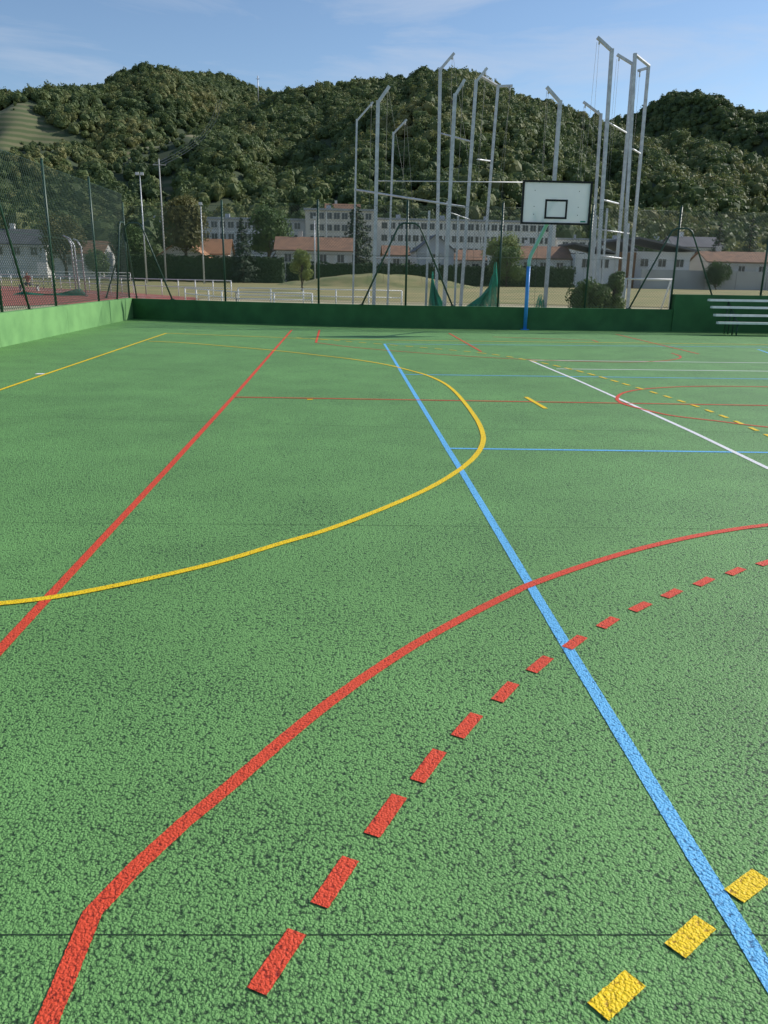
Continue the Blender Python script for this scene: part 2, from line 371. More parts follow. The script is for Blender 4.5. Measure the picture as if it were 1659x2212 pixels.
ng.links.new(gi.outputs[0],ip.inputs['Points']); ng.links.new(ci.outputs[0],ip.inputs['Instance'])
ng.links.new(na('t_scale','FLOAT_VECTOR'),ip.inputs['Scale']); ng.links.new(na('t_idx','INT'),ip.inputs['Instance Index'])
e2r=nn(ng,'FunctionNodeEulerToRotation'); ng.links.new(na('t_rot','FLOAT_VECTOR'),e2r.inputs[0]); ng.links.new(e2r.outputs[0],ip.inputs['Rotation'])
ng.links.new(ip.outputs[0],go.inputs[0])
md=fo.modifiers.new('scatter','NODES'); md.node_group=ng

# ------------------------------------------------------------------ ground sheets
def sheet(name,poly,z,m,parent=None):
    mb=MB(); mb.face([(x,y,z) for x,y in poly]); return mb.obj(name,[m],parent)
sheet('ground',[(-3000,-1500),(3000,-1500),(3000,3500),(-3000,3500)],-.05,M['dirt'])
FW=[(-6.7,26.8),(-3.57,25.3),(-.5,24.4),(1.96,24.0),(5.5,23.86),(10.02,23.9),(24,24.1)]
court_poly=[(-6.72,-14),(24,-14),(24,24.12)]+[(x,y+.02) for x,y in FW[:-1]][::-1]
sheet('court_surface',court_poly,0.0,M['court'])
sheet('grass_field',[(-150,72),(-10,52),(60,38),(200,38),(200,226),(-150,226)],-.03,M['grass'])
sheet('gravel_strip',[(-20,28),(-6.9,28),(12,25),(60,25),(60,34),(2,46),(-9,46),(-20,33)],-.036,M['gravel'])
tr=empty('running_track')
sheet('track_surface',[(-90,24),(-17,31),(-12.4,38),(-9.4,43),(-8.0,47.5),(-9.0,51),(-15,59.5),(-26,72),(-50,90),(-90,104)],-.02,M['track'],tr)
mb=MB()
for off in (0,1.2,2.4,3.6):
    arc=[(-60,92-off*1.1),(-40,78-off*1.05),(-26,69.5-off),(-15.5,57.5-off),(-10.5-off*.3,50-off*.9)]
    for a_,b_ in zip(arc,arc[1:]):
        mb.face([(a_[0],a_[1],-.015),(b_[0],b_[1],-.015),(b_[0]+.02,b_[1]+.07,-.015),(a_[0]+.02,a_[1]+.07,-.015)])
mb.obj('lane_lines',[M['white']],tr)
mb=MB(); n=40; mv=[];mf=[]
for j in range(n+1):
    for i in range(n+1):
        x=-15+30*i/n; y=-9+18*j/n; r=(x/14)**2+(y/8.5)**2
        z=1.65*max(0,1-r)**1.2+.3*noise.noise(Vector((x*.35,y*.35,2)))*(1 if r<1 else 0)-.06
        mv.append((x,y,z))
for j in range(n):
    for i in range(n): mf.append((j*(n+1)+i,j*(n+1)+i+1,(j+1)*(n+1)+i+1,(j+1)*(n+1)+i))
me=bpy.data.meshes.new('grass_mound'); me.from_pydata(mv,[],mf); me.materials.append(M['grassm']); me.polygons.foreach_set('use_smooth',[True]*len(mf))
link(bpy.data.objects.new('grass_mound',me)).location=(5.5,112,0)

# ------------------------------------------------------------------ court markings
def smooth_path(pts,sub=6):
    P=[Vector((x,y,0)) for x,y in pts]; out=[]
    for i in range(len(P)-1):
        p0=P[max(i-1,0)];p1=P[i];p2=P[i+1];p3=P[min(i+2,len(P)-1)]
        for k in range(sub):
            t=k/sub
            out.append(.5*((2*p1)+(p2-p0)*t+(2*p0-5*p1+4*p2-p3)*t*t+(3*p1-p0-3*p2+p3)*t**3))
    out.append(P[-1]); return out
def ribbon(mb,pts,z,w=.05):
    P0=[Vector((p[0],p[1],0)) for p in pts]
    P=[]
    for a_,b_ in zip(P0,P0[1:]):
        Ln=(b_-a_).length
        step=.006 if (.8<min(a_.y,b_.y)<3.2 and a_.x<3.5) else (.02 if 0<min(a_.y,b_.y)<6 else 1.0)
        n=max(1,int(Ln/step))
        for k in range(n): P.append(a_.lerp(b_,k/n))
    P.append(P0[-1])
    Ls=[];Rs=[]
    for i,p in enumerate(P):
        if i==0: d=P[1]-p
        elif i==len(P)-1: d=p-P[i-1]
        else: d=(P[i+1]-p).normalized()+(p-P[i-1]).normalized()
        d.normalize(); n=Vector((-d.y,d.x,0))
        q=p*110
        jl=.0022*noise.noise(q)+.001*noise.noise(p*9); jr=.0022*noise.noise(q+Vector((31,7,3)))
        Ls.append(p+n*(w/2+jl)); Rs.append(p-n*(w/2+jr))
    for i in range(len(P)-1):
        mb.face([(Rs[i].x,Rs[i].y,z),(Rs[i+1].x,Rs[i+1].y,z),(Ls[i+1].x,Ls[i+1].y,z),(Ls[i].x,Ls[i].y,z)])
def dashes(mb,pts,z,w,on,off):
    P=smooth_path(pts,20); acc=0; seg=[]; draw=True
    for a_,b_ in zip(P,P[1:]):
        seg.append(a_); acc+=(b_-a_).length
        if acc>=(on if draw else off):
            if draw: ribbon(mb,seg+[b_],z,w)
            seg=[]; acc=0; draw=not draw
marks=empty('court_line_markings')
B=MB(); zB=.002
ribbon(B,[(.98,-6),(.965,0),(.965,1.4),(.965,3.0),(.98,6),(.98,7),(1.0,12.5),(1.02,18.15)],zB)
ribbon(B,[(1.0,12.47),(10,12.25)],zB+.0004); ribbon(B,[(1.0,6.96),(10,6.6)],zB+.0004); ribbon(B,[(1.02,18.15),(10.2,18.5)],zB+.0004)
ribbon(B,[(9.6,17.9),(9.2,16.4)],zB)
B.obj('blue_lines',[M['lblu']],marks)
W=MB(); zW=.0028
ribbon(W,[(3.6,-5),(3.58,6.2),(3.63,7.8),(3.64,9.75),(3.64,12),(3.58,14.86)],zW)
ribbon(W,[(3.6,14.88),(12,14.8)],zW+.0004); ribbon(W,[(3.72,13.46),(12,13.4)],zW+.0004)
W.obj('white_lines',[M['lwhi']],marks)
R=MB(); zR=.0036
ribbon(R,[(-1.40,-3),(-1.395,1.5),(-1.39,3.0),(-1.385,3.6),(-1.36,6),(-1.33,9.95),(-1.31,22.34)],zR)
ribbon(R,[(-1.32,9.95),(10,9.35)],zR+.0003,.045)
ribbon(R,[(-.66,-1.5),(-.615,.9),(-.612,1.1),(-.605,1.35),(-.60,1.585),(-.535,1.735),(-.44,1.91),(-.33,2.08)]+[(p.x,p.y) for p in smooth_path([(-.20,2.30),(-.06,2.52),(.12,2.77),(.33,3.03),(.57,3.29),(.84,3.56),(.98,3.69),(1.30,3.93),(1.64,4.16),(1.99,4.36),(2.35,4.53),(2.74,4.67),(3.6,4.9),(4.6,5.0)])],zR)
rd=[(-.18,1.35),(-.10,1.51),(-.05,1.59),(.03,1.75),(.09,1.84),(.18,2.01),(.24,2.08),(.33,2.24),(.40,2.32),(.49,2.46),(.58,2.55),(.67,2.68),(.76,2.77),(.86,2.89),(.96,2.97),(1.06,3.08),(1.17,3.17),(1.27,3.27),(1.38,3.35),(1.49,3.44),(1.60,3.51),(1.71,3.60),(1.83,3.66),(1.95,3.76),(2.07,3.81),(2.19,3.90),(2.31,3.95),(2.43,4.02),(2.56,4.07),(2.69,4.14),(2.83,4.18),(2.96,4.24)]
rd=[(-.36,.95),(-.28,1.13)]+rd
for a_,b_ in zip(rd[::2],rd[1::2]): ribbon(R,[a_,b_],zR,.05)
ribbon(R,smooth_path([(9,11.1),(6.34,11.37),(5.21,11.35),(4.41,11.06),(3.93,10.66),(3.64,10.14),(3.55,9.67),(3.65,9.22),(3.82,8.80),(4.20,8.46),(4.59,8.11),(5.4,7.7)]),zR,.045)
ribbon(R,[(-.55,22.48),(-.53,18.3)],zR)
ribbon(R,smooth_path([(-.53,18.3),(.27,17.22),(1.56,16.12),(3.25,15.12),(4.92,14.7),(5.9,14.85),(6.6,15.35),(6.96,15.96),(7.06,16.66)]),zR,.04)
ribbon(R,[(2.99,21.84),(2.95,16.49)],zR,.045); ribbon(R,[(3.98,20.68),(6.4,20.0),(6.35,19.4)],zR,.045); ribbon(R,[(7.79,22.32),(7.6,16.52)],zR,.045)
R.obj('red_lines',[M['lred']],marks)
Yw=MB(); zY=.0046
ribbon(Yw,smooth_path([(-4.5,3.3),(-3.4,3.28),(-2.4,3.36),(-1.75,3.45),(-1.40,3.54),(-1.12,3.69),(-.81,3.90),(-.59,4.08),(-.36,4.31),(-.09,4.57),(.2,4.92),(.55,5.4),(.81,5.83),(1.07,6.36),(1.25,6.85),(1.38,7.37),(1.46,7.96),(1.51,8.65),(1.55,9.72),(1.56,10.65),(1.52,11.5),(1.37,12.38),(1.12,13.11),(.78,13.91),(.23,14.72),(-.29,15.26),(-1.24,16.19),(-2.27,17.0),(-3.37,17.78),(-4.24,18.1)]),zY)
ribbon(Yw,[(-4.37,-3),(-4.36,10.39),(-4.365,12.1),(-4.36,18.0),(-4.35,20.56)],zY+.0004)
ribbon(Yw,[(-4.35,20.56),(-.36,19.26),(4,19.2),(12,19.3)],zY,.05)
for a_,b_ in [((.55,1.27),(.66,1.35)),((.78,1.42),(.89,1.50)),((1.0,1.58),(1.11,1.65)),((1.23,1.72),(1.35,1.79)),((.30,1.09),(.42,1.18))]: ribbon(Yw,[a_,b_],zY,.055)
dashes(Yw,[(-1.04,19.58),(.08,18.78),(1.68,17.41),(2.98,16.09),(3.6,14.73),(4.02,13.15),(4.24,11.54),(4.38,10.18),(4.42,8.92),(4.34,7.65),(4.2,6.6)],zY,.05,.17,.15)
ribbon(Yw,[(-.40,9.80),(-.33,9.80)],zY,.06); ribbon(Yw,[(2.43,10.15),(2.46,9.23)],zY,.055)
Yw.obj('yellow_lines',[M['lyel']],marks)
ms=MB(); ribbon(ms,[(-4.52,12.1),(-4.40,12.1)],.0046,.12); ms.obj('white_tick',[M['lwhi']],marks)
J=MB()
ribbon(J,[(-6.7,1.75),(-.8,1.53),(1.02,1.46),(8,1.2)],.001,.0035)
ribbon(J,[(-6.7,4.95),(-2.09,4.75),(.77,4.66),(10,4.3)],.001,.003)
ribbon(J,[(-6.7,8.9),(-3.58,8.5),(.79,7.95),(10,7.6)],.001,.005)
ribbon(J,[(-6.7,13.6),(10,12.9)],.001,.006)
J.obj('expansion_joints',[M['joint']],marks)

# ------------------------------------------------------------------ low walls
wl=empty('low_court_wall')
T=.2
def wall_seg(mb,a_,b_,z,th=T,side=1):
    a_=Vector((*a_,0));b_=Vector((*b_,0)); d=(b_-a_).normalized(); n=Vector((-d.y,d.x,0))*th*side
    p=[a_,b_,b_+n,a_+n]
    lo=[(q.x,q.y,-.3) for q in p]; hi=[(q.x,q.y,z) for q in p]
    mb.face(hi)
    for i in range(4):
        j=(i+1)%4; mb.face([lo[i],lo[j],hi[j],hi[i]])
mb=MB()
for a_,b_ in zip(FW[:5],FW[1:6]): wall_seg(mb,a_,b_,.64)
mb.obj('far_wall',[M['wall_shaded']],wl)
mb=MB(); wall_seg(mb,(10.03,23.86),(24,24.06),1.08,.3); mb.obj('raised_wall',[M['wall_shaded']],wl)
mb=MB()
ys=[-14,-9,-4,1,6,11,16.3,20.4,24,26.96]
for a_,b_ in zip(ys,ys[1:]): wall_seg(mb,(-6.7,a_+.004),(-6.7,b_-.004),.65)
mb.obj('side_wall',[M['wall']],wl)

# ------------------------------------------------------------------ fences
def chain(mb,P0,P1,z0,z1,sp,r):
    P0=Vector((*P0,0));P1=Vector((*P1,0)); Ln=(P1-P0).length; d=(P1-P0)/Ln; H=z1-z0
    k=-H
    while k<Ln:
        for sgn in (1,-1):
            s0,s1=k,k+H; za,zb=(z0,z1) if sgn>0 else (z1,z0)
            u0=max(0,-s0/H) if s0<0 else 0; u1=min(1,(Ln-s0)/H)
            if u1-u0>.01:
                a_=P0+d*(s0+H*u0); b_=P0+d*(s0+H*u1)
                mb.tube([(a_.x,a_.y,za+(zb-za)*u0),(b_.x,b_.y,za+(zb-za)*u1)],r,3,0,False,False)
        k+=sp
def fence(name,path,posts,ztop,braces,sp=.085,r=.0022,zb=.66):
    e=empty(name)
    mb=MB()
    for a_,b_ in zip(path,path[1:]): chain(mb,a_,b_,zb,ztop,sp,r)
    mb.obj('chain_link_mesh',[M['gwire']],e)
    mb=MB()
    for x,y in posts:
        mb.tube([(x,y,.6),(x,y,ztop+.12)],.032,10); mb.tube([(x,y,ztop+.12),(x,y,ztop+.15)],[.036,.02],10)
    mb.obj('posts',[M['gpost']],e)
    mb=MB()
    for a_,b_ in zip(path,path[1:]):
        for z in (zb+.03,(zb+ztop)/2,ztop):
            mb.tube([(*a_,z),(*b_,z)],.004,5)
    mb.obj('tension_wires',[M['gpost']],e)
    mb=MB()
    for (x,y,dx,dy) in braces:
        l=[(x-dx*1.36,y-dy*1.36,.62),(x-dx*.42,y-dy*.42,2.62),(x-dx*.30,y-dy*.30,2.86),(x-dx*.17,y-dy*.17,2.94),(x+dx*.17,y+dy*.17,2.94),(x+dx*.30,y+dy*.30,2.86),(x+dx*.42,y+dy*.42,2.62),(x+dx*1.36,y+dy*1.36,.62)]
        mb.tube(l,.026,8)
        for s in (-1,1): mb.box((x+s*dx*1.36,y+s*dy*1.36,.65),(.12,.12,.02))
    mb.obj('bracing_hoops',[M['gpost']],e)
    return e
FP=[(-6.85,27.05),(-3.5,25.46),(-.5,24.56),(1.96,24.16),(5.5,24.02),(10.0,24.05),(15.6,24.3),(23.8,24.4)]
def fy(x): return lerp_tab(FP,x)
fence('chain_link_fence',FP,[(x,fy(x)) for x in (-6.85,-3.52,-.62,1.97,4.72,7.35,9.98,12.8,15.6,18.4,21.2)],3.42,
      [(2.02,fy(2.02)-.06,1,0),(10.05,fy(10.05)-.06,1,0),(18.4,24.28,1,0),(-6.5,26.85,.88,-.42)],sp=.085,r=.0034)
fence('chain_link_fence',[(-6.85,27.05),(-6.85,-6)],[(-6.85,y) for y in (23.65,20.1,16.9,13.7,10.5,7.3,4.1,.9)],3.8,
      [(-6.80,16.9,0,1),(-6.80,7.3,0,1),(-6.80,26.6,0,.9)],sp=.10,r=.0052,zb=.67)

# ------------------------------------------------------------------ basketball post/board
bk=empty('basketball_backboard')
mb=MB()
mb.tube([(5.51,23.72,0),(5.50,23.72,1.80)],.055,16); mb.tube([(5.51,23.72,0),(5.51,23.72,.02)],.13,16)
mb.obj('blue_post',[M['blue']],bk)
mb=MB()
mb.tube([(5.50,23.72,1.802),(5.50,23.72,1.95),(5.52,23.64,2.10),(5.66,22.62,2.88),(5.72,22.48,3.0)],.052,14)
mb.tube([(5.72,22.50,2.95),(5.28,22.36,3.22)],.02,8); mb.tube([(5.72,22.50,2.95),(6.34,22.36,3.22)],.02,8)
mb.tube([(5.72,22.48,3.0),(5.8,22.36,3.55)],.03,8)
mb.obj('overhang_arm',[M['turq']],bk)
bx,bz=5.81,3.42
mb=MB(); mb.box((bx,22.32,bz),(1.83,.035,1.05),0); mb.obj('board',[M['board']],bk)
mb=MB(); yb=22.30-.001; w=.05
for c,d in [((bx,yb,bz+.525),(1.88,.05,w)),((bx,yb,bz-.525),(1.88,.05,w)),((bx-.915,yb,bz),(w,.052,1.0)),((bx+.915,yb+.02,bz),(w,.09,1.0)),
            ((bx,yb,bz+.06),(.61,.012,w)),((bx,yb,bz-.38),(.61,.012,w)),((bx-.28,yb-.001,bz-.16),(w,.011,.39)),((bx+.28,yb-.001,bz-.16),(w,.011,.39))]:
    mb.box(c,d)
for sx_ in (-.6,.6):
    for sz_ in (-.3,.3,-.1): mb.box((bx+sx_,22.301,bz+sz_),(.018,.01,.018))
mb.obj('border_and_target_square',[M['black']],bk)
mb=MB(); mb.box((bx+.76,22.301,bz-.46),(.14,.008,.035)); mb.obj('maker_mark',[M['net']],bk)

# ------------------------------------------------------------------ bleacher bench
bb=empty('bleacher_bench')
mb=MB(); fr=MB()
tiers=[(22.35,.35),(22.6,.55),(22.85,.76),(23.08,.95)]
for y,z in tiers:
    mb.box((13.2,y,z),(5.0,.17,.06),0,.0)
for x in (11.3,12.7,14.2,15.5):
    for y,z in tiers:
        fr.tube([(x,y+.02,0),(x,y+.02,z-.03)],.022,6)
    fr.tube([(x,22.3,.3),(x,23.1,.9)],.02,6)
mb.obj('white_seat_planks',[M['white']],bb); fr.obj('support_frame',[M['gpost']],bb)

# ------------------------------------------------------------------ hammer throw cage
hc=empty('hammer_throw_cage')
mb=MB(); cb=MB()
SQ=math.sqrt(2)
def mast(x0,z0,x1,z1,ax,az,y,w=.075,ay=0):
    k=(x1-x0)/(z1-z0); xb=x0-k*z0
    mb.tube([(xb,y,-.05),(x1,y,z1)],w*SQ*.75,4,0,True,False,math.pi/4)
    mb.box((xb,y,.02),(.35,.35,.04))
    if ax is not None:
        mb.tube([(x1,y,z1-.06),(ax,y+ay,az)],w*SQ*.62,4,0,True,False,math.pi/4)
        d=Vector((ax-x1,ay,az-z1)).normalized()
        mb.tube([(ax-d.x*.1,y+ay,az-.02),(ax-d.x*.1,y+ay,az-.22)],.03,6)
        cb.tube([(ax-d.x*.1,y+ay,az-.2),(ax-d.x*.1-(x1-xb)*.6,y+ay,1.2)],.005,4)
mast(.58,.25,.71,7.5,1.36,8.14,35,.05)
mast(1.31,.41,1.38,7.43,1.77,7.90,31,.085)
mast(2.13,.2,2.26,7.22,2.81,7.71,36,.055)
mast(4.06,.3,3.91,9.21,4.43,9.73,34,.08)
mast(3.89,.44,3.99,7.52,4.31,7.97,30,.08)
mast(4.80,.38,5.02,8.41,5.40,8.80,32,.075)
mast(6.27,.36,6.57,9.11,7.17,9.09,36,.07)
mb.tube([(6.57,36,9.06),(5.80,36,9.43)],.06,4,0,True,False)
mast(3.52,.33,3.54,3.95,None,None,33,.055); mast(4.70,.35,4.70,3.80,None,None,33,.05); mast(4.35,.35,4.38,4.4,None,None,34,.04)
mast(7.92,.46,7.94,7.61,7.41,8.03,31,.085)
mast(10.88,.46,10.69,7.96,9.92,8.37,35,.07)
mast(9.89,.58,9.66,9.31,9.10,9.65,31,.08)
mast(11.63,.5,11.49,9.61,10.82,9.87,34,.075)
mast(11.28,.56,10.85,9.44,10.85,9.44,32,.075)
mb.tube([(10.85,32,9.40),(11.44,32,9.03)],.06,4,0,True,False)
mast(12.61,.48,12.47,9.74,12.05,9.56,35,.075)
mast(11.06,.78,10.99,4.26,None,None,34,.05); mast(10.3,.6,10.25,3.9,None,None,33,.05); mast(12.0,.6,11.95,3.7,None,None,34,.05)
for a_,b_,r in [((3.97,34,6.91),(5.0,32.2,6.35),.03),((5.2,32,5.72),(6.40,36,6.2),.03),((.66,35,4.85),(4.9,32,4.02),.04),((1.35,31,4.78),(6.75,31,4.85),.018),
              ((9.72,31,6.95),(11.5,34,7.1),.035),((11.1,32,6.22),(12.5,35,6.5),.035),((9.76,31,4.32),(11.45,34,4.45),.035),((1.35,31,2.1),(3.9,30,2.1),.022),((3.9,30,3.7),(5.0,32,3.6),.02),((10.25,33,2.4),(12.0,34,2.3),.03),((10.25,33,3.4),(12,34,3.3),.03)]:
    mb.tube([a_,b_],r,8)
mb.obj('steel_masts',[M['galv']],hc); 
for (x0,y0,z0,x1,y1,z1) in [(2.8,36,7.6,3.1,33,2.2),(4.4,34,9.6,5.7,33,2.5),(1.75,31,7.7,3.2,31.5,1.2),(5.4,32,8.7,4.9,32,1),(7.42,31,7.9,7.5,31,.5),(9.1,31,9.5,9.0,31,1),(10.82,34,9.7,10.9,34,1),(9.95,35,8.2,9.9,35,.8),(7.1,36,9,6.6,36,2),(12.05,35,9.5,11.9,35,1)]:
    cb.tube([(x0,y0,z0),(x1,y1,z1)],.005,4)
cb.obj('hoisting_cables',[M['gwire']],hc)
nb=MB()
def netpatch(c,nu=34,nv=34,amp=.12,seed=0,r=.007):
    c=[Vector(p) for p in c]
    def S(u,v):
        p=(c[0]*(1-u)+c[1]*u)*(1-v)+(c[3]*(1-u)+c[2]*u)*v
        p=p+Vector((0,1,0))*amp*math.sin(u*17+seed+v*3)+Vector((0,0,-1))*amp*1.2*math.sin(math.pi*u)*(v)
        return p
    for i in range(nu+1): nb.tube([S(i/nu,k/8) for k in range(9)],r,3,0,False,False)
    for j in range(nv+1): nb.tube([S(k/16,j/nv) for k in range(17)],r,3,0,False,False)
for sd in (0,1.7):
    netpatch([(3.55,32+sd*.2,.15),(4.25,32+sd*.2,.15),(3.75,32+sd*.2,1.1),(3.65,32+sd*.2,1.65)],seed=sd,r=.009)
    netpatch([(4.9,32+sd*.2,.2),(6.35,32+sd*.2,.2),(6.15,32+sd*.2,2.05),(5.9,32+sd*.2,.95)],seed=sd,r=.009)
    netpatch([(7.5,31+sd*.2,.1),(7.95,31+sd*.2,.1),(7.85,31+sd*.2,.7),(7.75,31+sd*.2,.9)],seed=sd,nu=14,nv=14)
nb.obj('green_netting',[M['net']],hc)

c2=empty('discus_cage'); mb=MB()
for x,y,h,dx in [(-15.6,50,3.35,.45),(-16.4,52,3.5,.45),(-14.9,49,3.2,.4)]:
    mb.tube([(x,y,0),(x-.05,y,h*.86),(x-.05-dx*.5,y,h*.97),(x-.05-dx,y,h)],.05,8)
mb.tube([(-16.4,52,2),(-14.9,49,2)],.03,6)
mb.obj('posts',[M['galv']],c2)
nb=MB(); netpatch([(-19.5,50,0.02),(-14.9,49.6,0.02),(-15.6,50,.42),(-18.9,50,.22)],nu=40,nv=16,amp=.2,r=.012); nb.obj('fallen_net',[M['net']],c2)

# ------------------------------------------------------------------ white barriers
def railing(name,path,h,post,rails,r=.025,m='white',picket=None):
    e=empty(name); mb=MB()
    for a_,b_ in zip(path,path[1:]):
        A=Vector((*a_,0));Bv=Vector((*b_,0)); L_=(Bv-A).length; n=max(1,round(L_/post))
        for i in range(n+1):
            p=A.lerp(Bv,i/n); mb.tube([(p.x,p.y,-.05),(p.x,p.y,h)],r*1.15,6)
        for z in rails: mb.tube([(A.x,A.y,z),(Bv.x,Bv.y,z)],r,6)
        if picket:
            k=int(L_/picket)
            for i in range(k): 
                p=A.lerp(Bv,i/k); mb.tube([(p.x,p.y,rails[-1]),(p.x,p.y,h)],r*.5,4,0,False)
    mb.obj('rails_and_posts',[M[m]],e); return e
railing('white_barrier',[(-4.9,40),(3.0,39.2)],.78,1.6,(.78,.45),.03)
railing('white_barrier',[(-8.2,44),(-4.6,36.8),(-1.2,36.2)],.66,1.8,(.66,.38),.03)
railing('white_rail_fence',[(-60,96),(-38,80),(-24,68),(-12.8,55),(-6.6,50.5)],1.0,1.7,(1.0,.55),.03)
railing('white_rail_fence',[(-95,120),(-60,112),(-28,112)],1.2,2.0,(1.2,.8,.4),.035)
railing('white_rail_fence',[(-75,104),(-45,97)],2.0,2.4,(2.0,1.5,1.0,.5),.035)
g=empty('football_goal'); mb=MB()
for a_ in [((10.3,29,0),(10.3,29,1.5)),((12.0,29,0),(12.0,29,1.5)),((10.3,29,1.5),(12.0,29,1.5)),((10.3,30,0),(10.3,29.1,1.5)),((12,30,0),(12,29.1,1.5)),((10.3,30,.03),(12,30,.03))]:
    mb.tube(a_,.035,8)
mb.obj('goal_frame',[M['white']],g)

# ------------------------------------------------------------------ seated person
pe=empty('seated_person',(-22.2,59.8,0))
def skin_obj(name,verts,edges,radii,m,parent):
    me=bpy.data.meshes.new(name)
    me.from_pydata(verts,edges,[])
    o=link(bpy.data.objects.new(name,me),parent)
    o.modifiers.new('skin','SKIN')
    sv=me.skin_vertices[0].data
    for i,r in enumerate(radii): sv[i].radius=(r,r)
    sv[0].use_root=True
    s=o.modifiers.new('sub','SUBSURF'); s.levels=1; s.render_levels=1
    me.materials.append(m)
    return o
M['skin']=mat('skin_tone',(.50,.30,.20),rough=.6); M['shirt']=mat('red_shirt',(.42,.10,.08),rough=.9); M['short']=mat('dark_shorts',(.04,.045,.07),rough=.9); M['hair']=mat('dark_hair',(.03,.02,.015),rough=.8)
skin_obj('torso_and_sleeves',[(0,0,.50),(0,.02,.66),(0,.03,.84),(0,.02,.98),(-.17,.02,.95),(-.24,-.04,.80),(.17,.02,.95),(.24,-.04,.80)],[(0,1),(1,2),(2,3),(3,4),(4,5),(3,6),(6,7)],[.13,.12,.14,.09,.065,.055,.065,.055],M['shirt'],pe)
skin_obj('hips_and_legs',[(0,.02,.47),(-.10,0,.46),(-.14,-.40,.50),(.10,0,.46),(.14,-.40,.50)],[(0,1),(1,2),(0,3),(3,4)],[.13,.1,.07,.1,.07],M['short'],pe)
skin_obj('left_shin_and_foot',[(-.14,-.40,.48),(-.13,-.38,.10),(-.13,-.54,.04)],[(0,1),(1,2)],[.055,.035,.035],M['skin'],pe)
skin_obj('right_shin_and_foot',[(.14,-.40,.48),(.13,-.38,.10),(.13,-.54,.04)],[(0,1),(1,2)],[.055,.035,.035],M['skin'],pe)
for s in (-1,1):
    skin_obj('forearm_and_hand',[(s*.24,-.04,.79),(s*.22,-.20,.62),(s*.16,-.36,.60),(s*.14,-.42,.585)],[(0,1),(1,2),(2,3)],[.042,.035,.028,.03],M['skin'],pe)
skin_obj('head_and_neck',[(0,.02,.98),(0,.0,1.07),(0,-.015,1.17),(0,-.01,1.25)],[(0,1),(1,2),(2,3)],[.05,.05,.082,.07],M['skin'],pe)
skin_obj('hair',[(0,.03,1.16),(0,.01,1.27)],[(0,1)],[.08,.075],M['hair'],pe)
pb=empty('park_bench',(-22.2,59.95,0)); mb=MB()
for k in range(3): mb.box((0,-.14+.14*k,.40),(1.5,.12,.04))
for x in (-.6,.6): mb.box((x,0,.19),(.08,.36,.38))
mb.obj('seat_and_legs',[M['concrete']],pb)

# ------------------------------------------------------------------ lamps, masts
def lamp(name,x,y,h,heads):
    e=empty(name,(x,y,0)); mb=MB()
    mb.tube([(0,0,-.1),(0,0,h)],[.11,.06],8)
    mb.box((0,0,h),(heads*.5,.12,.1))
    for i in range(heads): mb.box((-(heads-1)*.3+i*.6,-.15,h+.12),(.4,.22,.34))
    mb.obj('mast_and_floodlights',[M['galv']],e)
lamp('floodlight_mast',-25.4,110,13.2,2); lamp('floodlight_mast',-17.9,110,9.8,1); lamp('street_lamp',-3.3,112,8.5,1)
e=empty('utility_pole',(-26,125,0)); mb=MB(); mb.tube([(0,0,0),(0,0,17)],[.13,.08],8); mb.box((0,0,16.2),(1.8,.1,.12)); mb.obj('pole_and_crossarm',[M['concrete']],e)
mb=MB()
for dx in (-.8,0,.8):
    a_=Vector((-26+dx,125,16.3)); b_=Vector((-.135*640+dx*2,640,.2*640-6))
    mb.tube([a_.lerp(b_,k/24)+Vector((26,-125,-24*(k/24)*(1-k/24))) for k in range(25)],[.035+.05*k/24 for k in range(25)],4,0,False)
mb.obj('wires',[M['black']],e)
e=empty('radio_mast',(-.092*655,655,.2045*655-10)); mb=MB(); mb.tube([(0,0,0),(0,0,17)],.35,6); mb.box((0,0,15),(3,.3,.3)); mb.obj('mast',[M['galv']],e)

# ------------------------------------------------------------------ hedge, walls
leafy_box('clipped_hedge',None,-33,-8.6,127,129,0,3.75,M['hedge'],3,dens=16,leaf=.45,wob=.3)
leafy_box('clipped_hedge',None,-8.4,38,131,133,0,3.1,M['hedge'],4,dens=14,leaf=.45,wob=.4)
cw=MB()
xs=[50,56,62,68,74,80,86,92,98]
for a_,b_ in zip(xs,xs[1:]):
    cw.box(((a_+b_)/2,134+((a_+b_)/2-50)*.2,1.5),(b_-a_-.02,.3,3.1),0,.19)
cw.obj('concrete_boundary_wall',[M['concrete']])

